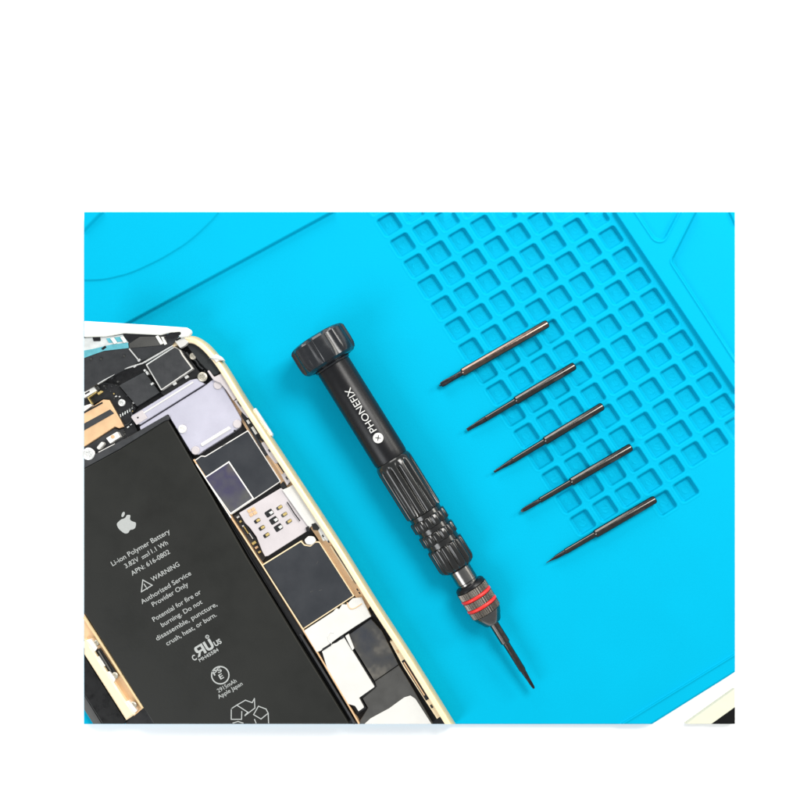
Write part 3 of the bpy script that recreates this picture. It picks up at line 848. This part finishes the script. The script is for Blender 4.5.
# screws
def screw(x, y, r, z, mat='screw'):
    bm = bmesh.new()
    oo = Vector(U(x, y, z))
    def sf(k, s, rr, t): return rr * (1 + (0.35 * math.cos(5 * t) if k >= 5 else 0))
    lathe(bm, [(-3, r * 0.95), (-0.3, r), (0.2, r * 0.92), (0.6, r * 0.7), (0.62, r * 0.5), (0.6, r * 0.42), (-0.3, r * 0.34)], oo, Vector((0, 0, 1)), Vector((1, 0, 0)), Vector((0, 1, 0)), 30, sf)
    return link('screw', bm, mat, ph, smooth=40)
for a in ((193, 356, 3.6, 18), (202.3, 376.8, 4.8, 20), (95.8, 367.8, 3.5, 15, 'steel'), (121.6, 402.7, 3.6, 15, 'steel'), (88.5, 454, 6.2, 19, 'steel'),
          (182.2, 429, 4.2, 18.4, 'silver'), (114.6, 675.8, 3.6, 17), (133, 705.4, 3.8, 17), (96.2, 643, 3.2, 16)):
    screw(*a)

# upper left: camera, brackets, boards
slab('corner_foam', [(185, 342.5), (191, 341.5), (198, 342.6), (205, 347.6), (211, 354.6), (216, 360), (219.6, 364), (221, 370), (218.5, 374), (213.5, 375.6), (208, 371), (199, 362), (190, 350)], 7, 19, 'foam', ph, 1.4, 1.5)
slab('white_clip', [(208.6, 358), (212, 357), (216, 354), (221.5, 356.6), (224.4, 360.6), (219, 360.4), (216, 363), (214.5, 360)], 18.5, 25.5, 'white', ph, 0.6, 0.8)
slab('camera_base', [(180, 352), (184, 350), (200, 372), (206, 378), (197, 384), (178, 392), (166, 398), (160, 392), (192, 370)], 7, 13, 'floor', ph, 0.3)
for x, y in ((186.6, 377), (174.5, 383.6)):
    slab('camera_lug', rect(x, y, 4, 3, -33), 12.8, 15.5, 'steel', ph, 0.4, 0.8)
camp = [(145.5, 364.5), (174.5, 346), (180, 349.5), (182.5, 354.5), (193, 368.6), (161, 390.5)]
cm = slab('camera_module', camp, 7, 21.5, 'silver', ph, 0.5, 0.8)
slab('camera_lid', inset(camp, 1.25), 21.3, 23.2, 'char', cm, 0.8, 0.8)
slab('white_clip', [(174, 340), (181.4, 335.6), (188.4, 342), (185, 345.5), (180, 348)], 20, 27, 'white', ph, 0.6, 0.6)
slab('slot', band([(176, 340.4), (180.6, 338)], 1.6), 26.8, 27.3, 'floor', ph, 0.05)
slab('small_camera', [(119, 385.5), (144.5, 372), (159.5, 392.5), (137, 406.5)], 7, 17, 'char', ph, 0.8, 0.6)
slab('circuit_board', [(84, 372), (100, 382), (118, 385), (137, 407), (131, 416), (138, 432), (124, 440), (124, 427), (110, 400), (103, 399), (92, 405), (84, 409)], 7, 11.5, 'floor', ph, 0.3)
slab('gold_plate', [(84, 413.5), (92, 407), (103, 399.6), (109, 400), (124, 426.6), (119, 428.2), (114.6, 426.6), (86.8, 445), (84, 446.6)], 7, 15, 'tan', ph, 0.5)
slab('slot', [(84, 423.5), (110, 409.4), (114, 413.4), (84, 430.5)], 14.8, 15.5, 'char', ph, 0.05)
slab('slot', band([(84, 412.6), (102.4, 402.6)], 1.6), 14.8, 15.5, 'floor', ph, 0.05)
slab('gold_plate', [(84, 369), (97, 383.5), (84, 391)], 7, 14, 'tan', ph, 0.4)
c1 = slab('connector', [(84, 391.5), (93, 386.4), (96.6, 390.8), (84, 398)], 11, 18, 'silver', ph, 0.5)
slab('slot', band([(85, 394), (89.4, 391.4)], 1.4), 17.8, 18.4, 'floor', c1, 0.05)
slab('connector', [(84, 406), (90.5, 403.8), (92, 405.6), (84, 411.5)], 11, 18, 'silver', ph, 0.4)
slab('connector', band([(96, 392), (87.8, 397.8), (91.8, 404)], 1.1), 11, 17, 'brass', ph, 0.2)
slab('connector', rect(99.6, 392.7, 5, 2.4, -33), 11, 15, 'brass', ph, 0.4, 0.8)
slab('connector', rect(97, 388.4, 4, 4, -33), 11, 15, 'grey', ph, 0.4)
br = slab('metal_tab', [(106, 438.2), (117, 431.6), (120.2, 437), (110, 443.6)], 10, 19, 'silver', ph, 0.6, 0.6)
slab('pin_hole', [(112.6 + 2 * math.cos(t * math.pi / 6), 436.8 + 1.8 * math.sin(t * math.pi / 6)) for t in range(12)], 18.8, 19.4, 'tan', br, 0.05)
slab('white_tab', band([(97.5, 449), (103, 442.5)], 3.6), 11, 19.4, 'white', ph, 0.6, 1.6)
slab('metal_tab', [(98, 452), (114.5, 443.6), (117, 446), (100.5, 454.6)], 11, 18.6, 'silver', ph, 0.4)
slab('flex_cable', [(84, 447.5), (115, 428), (119, 429.6), (124.5, 428), (131, 433), (120, 445), (84, 463)], 7, 10.8, 'char', ph, 0.3)
for i in range(6):
    slab('solder_pad', rect(120.4 + i * 2.35, 415.6 - i * 1.35, 1.0, 3.0, -10 + 8 * (i % 3)), 11.3, 12, 'pinkwhite', ph, 0.1)
for x, y, w, h in ((134, 402.5, 3.2, 2), (119.5, 396.6, 1.6, 1.2), (143, 433, 2.6, 1.6), (131.5, 440, 2.2, 1.6), (128, 427, 2.4, 1.4), (131, 424.5, 2, 1.2), (104, 386, 1.4, 1.4), (117.6, 381.8, 1.6, 1.6), (152, 383.8, 3, 2), (147, 373, 2.2, 3.6), (144.6, 370.4, 2, 2)):
    slab('circuit_part', rect(x, y, w, h, -33), 11, 18.5 if y < 390 else 12.6, 'grey' if rnd.random() < 0.6 else 'steel', ph, 0.2)

# small parts scattered over the bare boards
for (x0, y0, x1, y1, n, z) in ((112, 389, 128, 399, 7, 12.6), (126, 398, 134, 412, 6, 12.6), (102, 384, 116, 392, 5, 12.4), (122, 428, 134, 438, 5, 12.0), (98, 372, 116, 380, 4, 12.4), (203, 366, 208, 373, 3, 15), (182, 357, 188, 365, 3, 14.5)):
    for q in range(n):
        x, y = rnd.uniform(x0, x1), rnd.uniform(y0, y1)
        slab('circuit_part', rect(x, y, rnd.choice((1.2, 1.8, 2.6)), rnd.choice((0.9, 1.3, 1.6)), rnd.choice((-33, 57))), z - 3, z, rnd.choice(('grey', 'grey', 'char', 'steel', 'brass')), ph, 0.15)
for a, b, c, d, z in ((310, 592, 313, 591, 17.2), (319, 590.5, 322, 589.6, 17.2), (318, 561, 316.6, 564, 17.2), (262, 448, 264.4, 446.8, 17.2), (222, 446, 226, 444, 18.9)):
    slab('scratch', band([(a, b), (c, d)], 0.45), z - 0.2, z, 'grey', ph, 0.02)
slab('cable_bundle', band(catmull([(119, 427), (128, 424), (132, 418), (131, 411), (135, 407)], 5), 1.3), 11, 14, 'char', ph, 0.5)
slab('cable_bundle', band(catmull([(203, 369), (199, 366), (196, 361), (190, 357), (186, 352)], 5), 1.6), 13, 17.5, 'char', ph, 0.6)

# gold left edge with its switch
slab('side_channel', [(84, 613.5), (144, 707.5), (134, 716), (84, 640)], 7, 14, 'tan', ph, 0.3)
slab('frame_edge', [(84, 639), (90, 646), (102, 665), (124, 699), (135, 714.5), (126, 720.5), (84, 654.5)], 1.2, 22, 'cream', ph, 1.6)
slab('channel_lip', band([(84, 617), (143, 708.5)], 3.4), 13.8, 18.2, 'gold', ph, 0.8)
slab('side_bracket', [(84, 641), (90.6, 639), (97, 648.5), (92.6, 655), (84, 648)], 14, 19.6, 'silver', ph, 0.5, 0.6)
slab('switch_base', [(96, 650), (100, 648.5), (116.5, 673), (113.5, 680), (104, 672), (93, 655)], 13.8, 16.5, 'floor', ph, 0.4)
slab('switch_slider', [(95.4, 658), (98.6, 656.4), (105, 666), (102, 668.4)], 16.4, 20, 'white', ph, 0.5)
slab('switch_lever', band([(98, 651), (110.5, 671.5)], 1.5), 16.4, 18.6, 'grey', ph, 0.4)
slab('side_bracket', [(103, 673), (109.5, 671.6), (115, 679.5), (113.4, 684.5), (109.6, 685)], 14, 20, 'silver', ph, 0.5, 0.6)
slab('side_bracket', [(122, 703), (128.5, 700.8), (137, 711), (133, 714.5), (128, 710.5)], 14, 20, 'silver', ph, 0.5, 0.6)
slab('outer_band', [(84, 655.5), (126, 721), (124.6, 724), (102.5, 724), (84, 694.5)], 1.0, 12, 'blackglass', ph, 0.6)
slab('outer_band', [(84, 695), (102.2, 724), (93, 724), (84, 709.5)], 0.8, 6, 'grey', ph, 0.6)

# lifted screen, hinged along the top edge of the phone
def plane_through(pts):
    A = np.array([[1, p[0], p[1]] for p in pts]); b = np.array([1 / (CH - p[2]) for p in pts])
    k = np.linalg.solve(A, b)
    return lambda x, y: CH - 1 / (k[0] + k[1] * x + k[2] * y)
zl = plane_through([(172, 345, 27), (97, 384, 27), (84, 326, 62)])
lid = slab('screen_panel', [(84, 330), (150, 333), (179, 335), (172, 345), (97, 384.5), (84, 391.5)], -4, 0, 'char', ph, 0.3, 0, zl)
tag(lid, 'lifted screen seen along its white edge')
slab('bezel', [(84, 321), (150, 325), (187, 327.6), (191, 330), (191.4, 333), (188, 336.6), (180, 337.4), (177.4, 334.2), (168, 333), (160, 335), (124, 333.2), (105, 336.6), (84, 337)], -3, 3, 'lidwhite', lid, 1.4, 1.2, zl)
slab('shield_plate', [(129, 343.6), (140, 336.4), (166, 336), (167, 343.6), (160, 345.4), (129, 348.2)], -0.2, 0.8, 'flex', lid, 0.2, 0.5, zl)
slab('film_and_reflection', [(84, 338), (106, 337), (128, 334), (128.5, 343), (112, 345), (98, 349.4), (84, 356)], -0.2, 0.7, 'pinkwhite', lid, 0.1, 0, zl)
slab('film_and_reflection', [(84, 350.5), (93, 349), (111, 344.6), (128, 342.6), (128.6, 348), (104, 350.8), (92, 355), (84, 358)], 0.6, 1.1, 'matreflect', lid, 0.1, 0, zl)  # reflection of the mat, built as a thin coloured sheet
slab('film_and_reflection', [(106, 338.5), (126, 336), (127, 341), (109, 343)], 0.6, 1.1, 'matreflect', lid, 0.1, 0, zl)  # second patch of the mat's painted reflection
slab('dark_gap', [(92.4, 337.2), (100, 336.8), (100.6, 341), (93.6, 341.2)], 0.7, 1.3, 'floor', lid, 0.1, 0.8, zl)
slab('dark_gap', [(101, 348.6), (105, 345.6), (106.4, 347.4), (103, 350)], 1.0, 1.6, 'floor', lid, 0.1, 0.4, zl)
slab('dark_gap', [(122.5, 333.4), (154, 333.4), (156, 336), (140, 336), (128.5, 342.4), (124, 336.5)], 0.9, 1.4, 'floor', lid, 0.1, 0, zl)
slab('dark_gap', [(164, 338.2), (169.5, 332.6), (180.4, 331.8), (181, 334.2), (174, 338.6)], 3.0, 3.6, 'floor', lid, 0.1, 1.2, zl)
for q in ([(110, 338.4), (113.4, 337.2), (117.2, 342.6), (114.4, 344.2)], [(120, 337.2), (123.4, 336.2), (127, 341.6), (124, 343)], [(155.4, 336.4), (158, 335.2), (163.6, 343.4), (160.4, 344.6)], [(161, 337), (163.4, 336.8), (167, 343.8), (164.4, 345)]):
    slab('white_tab', q, 1.0, 2.2, 'lidwhite', lid, 0.2, 0.4, zl)
slab('divider_strip', band([(129, 348.6), (139.6, 361.4)], 1.3), 0.2, 1.2, 'steel', lid, 0.2, 0, zl)
for x, y in ((139, 360.2), (134.6, 366.2), (101, 359), (124, 356), (91, 359)):
    slab('clip', rect(x, y, 3.2 if x > 130 else 1.6, 2, -40), 0.2, 1.6, 'steel' if x > 130 else 'grey', lid, 0.3, 0.4, zl)
slab('hinge_bar', band([(97.4, 384), (121.6, 369.6), (142.5, 363), (172.5, 345.6)], 1.3), 24, 27.4, 'steel', ph, 0.3)

# ------------------------------------------------------------------ black panel with pale rim in the lower right corner
pn = empty('glass_panel', 722, 716, TZ, 'corner of a black glass panel with an ivory rim, on the white table', 'panel')
slab('rim', [(735, 689), (735, 724), (686, 724)], TZ + 0.05, -1.0, 'ivory', pn, 0.6)
slab('glass', [(735, 707.2), (735, 724), (711.6, 724)], -1.1, -0.4, 'blackglass', pn, 0.1)
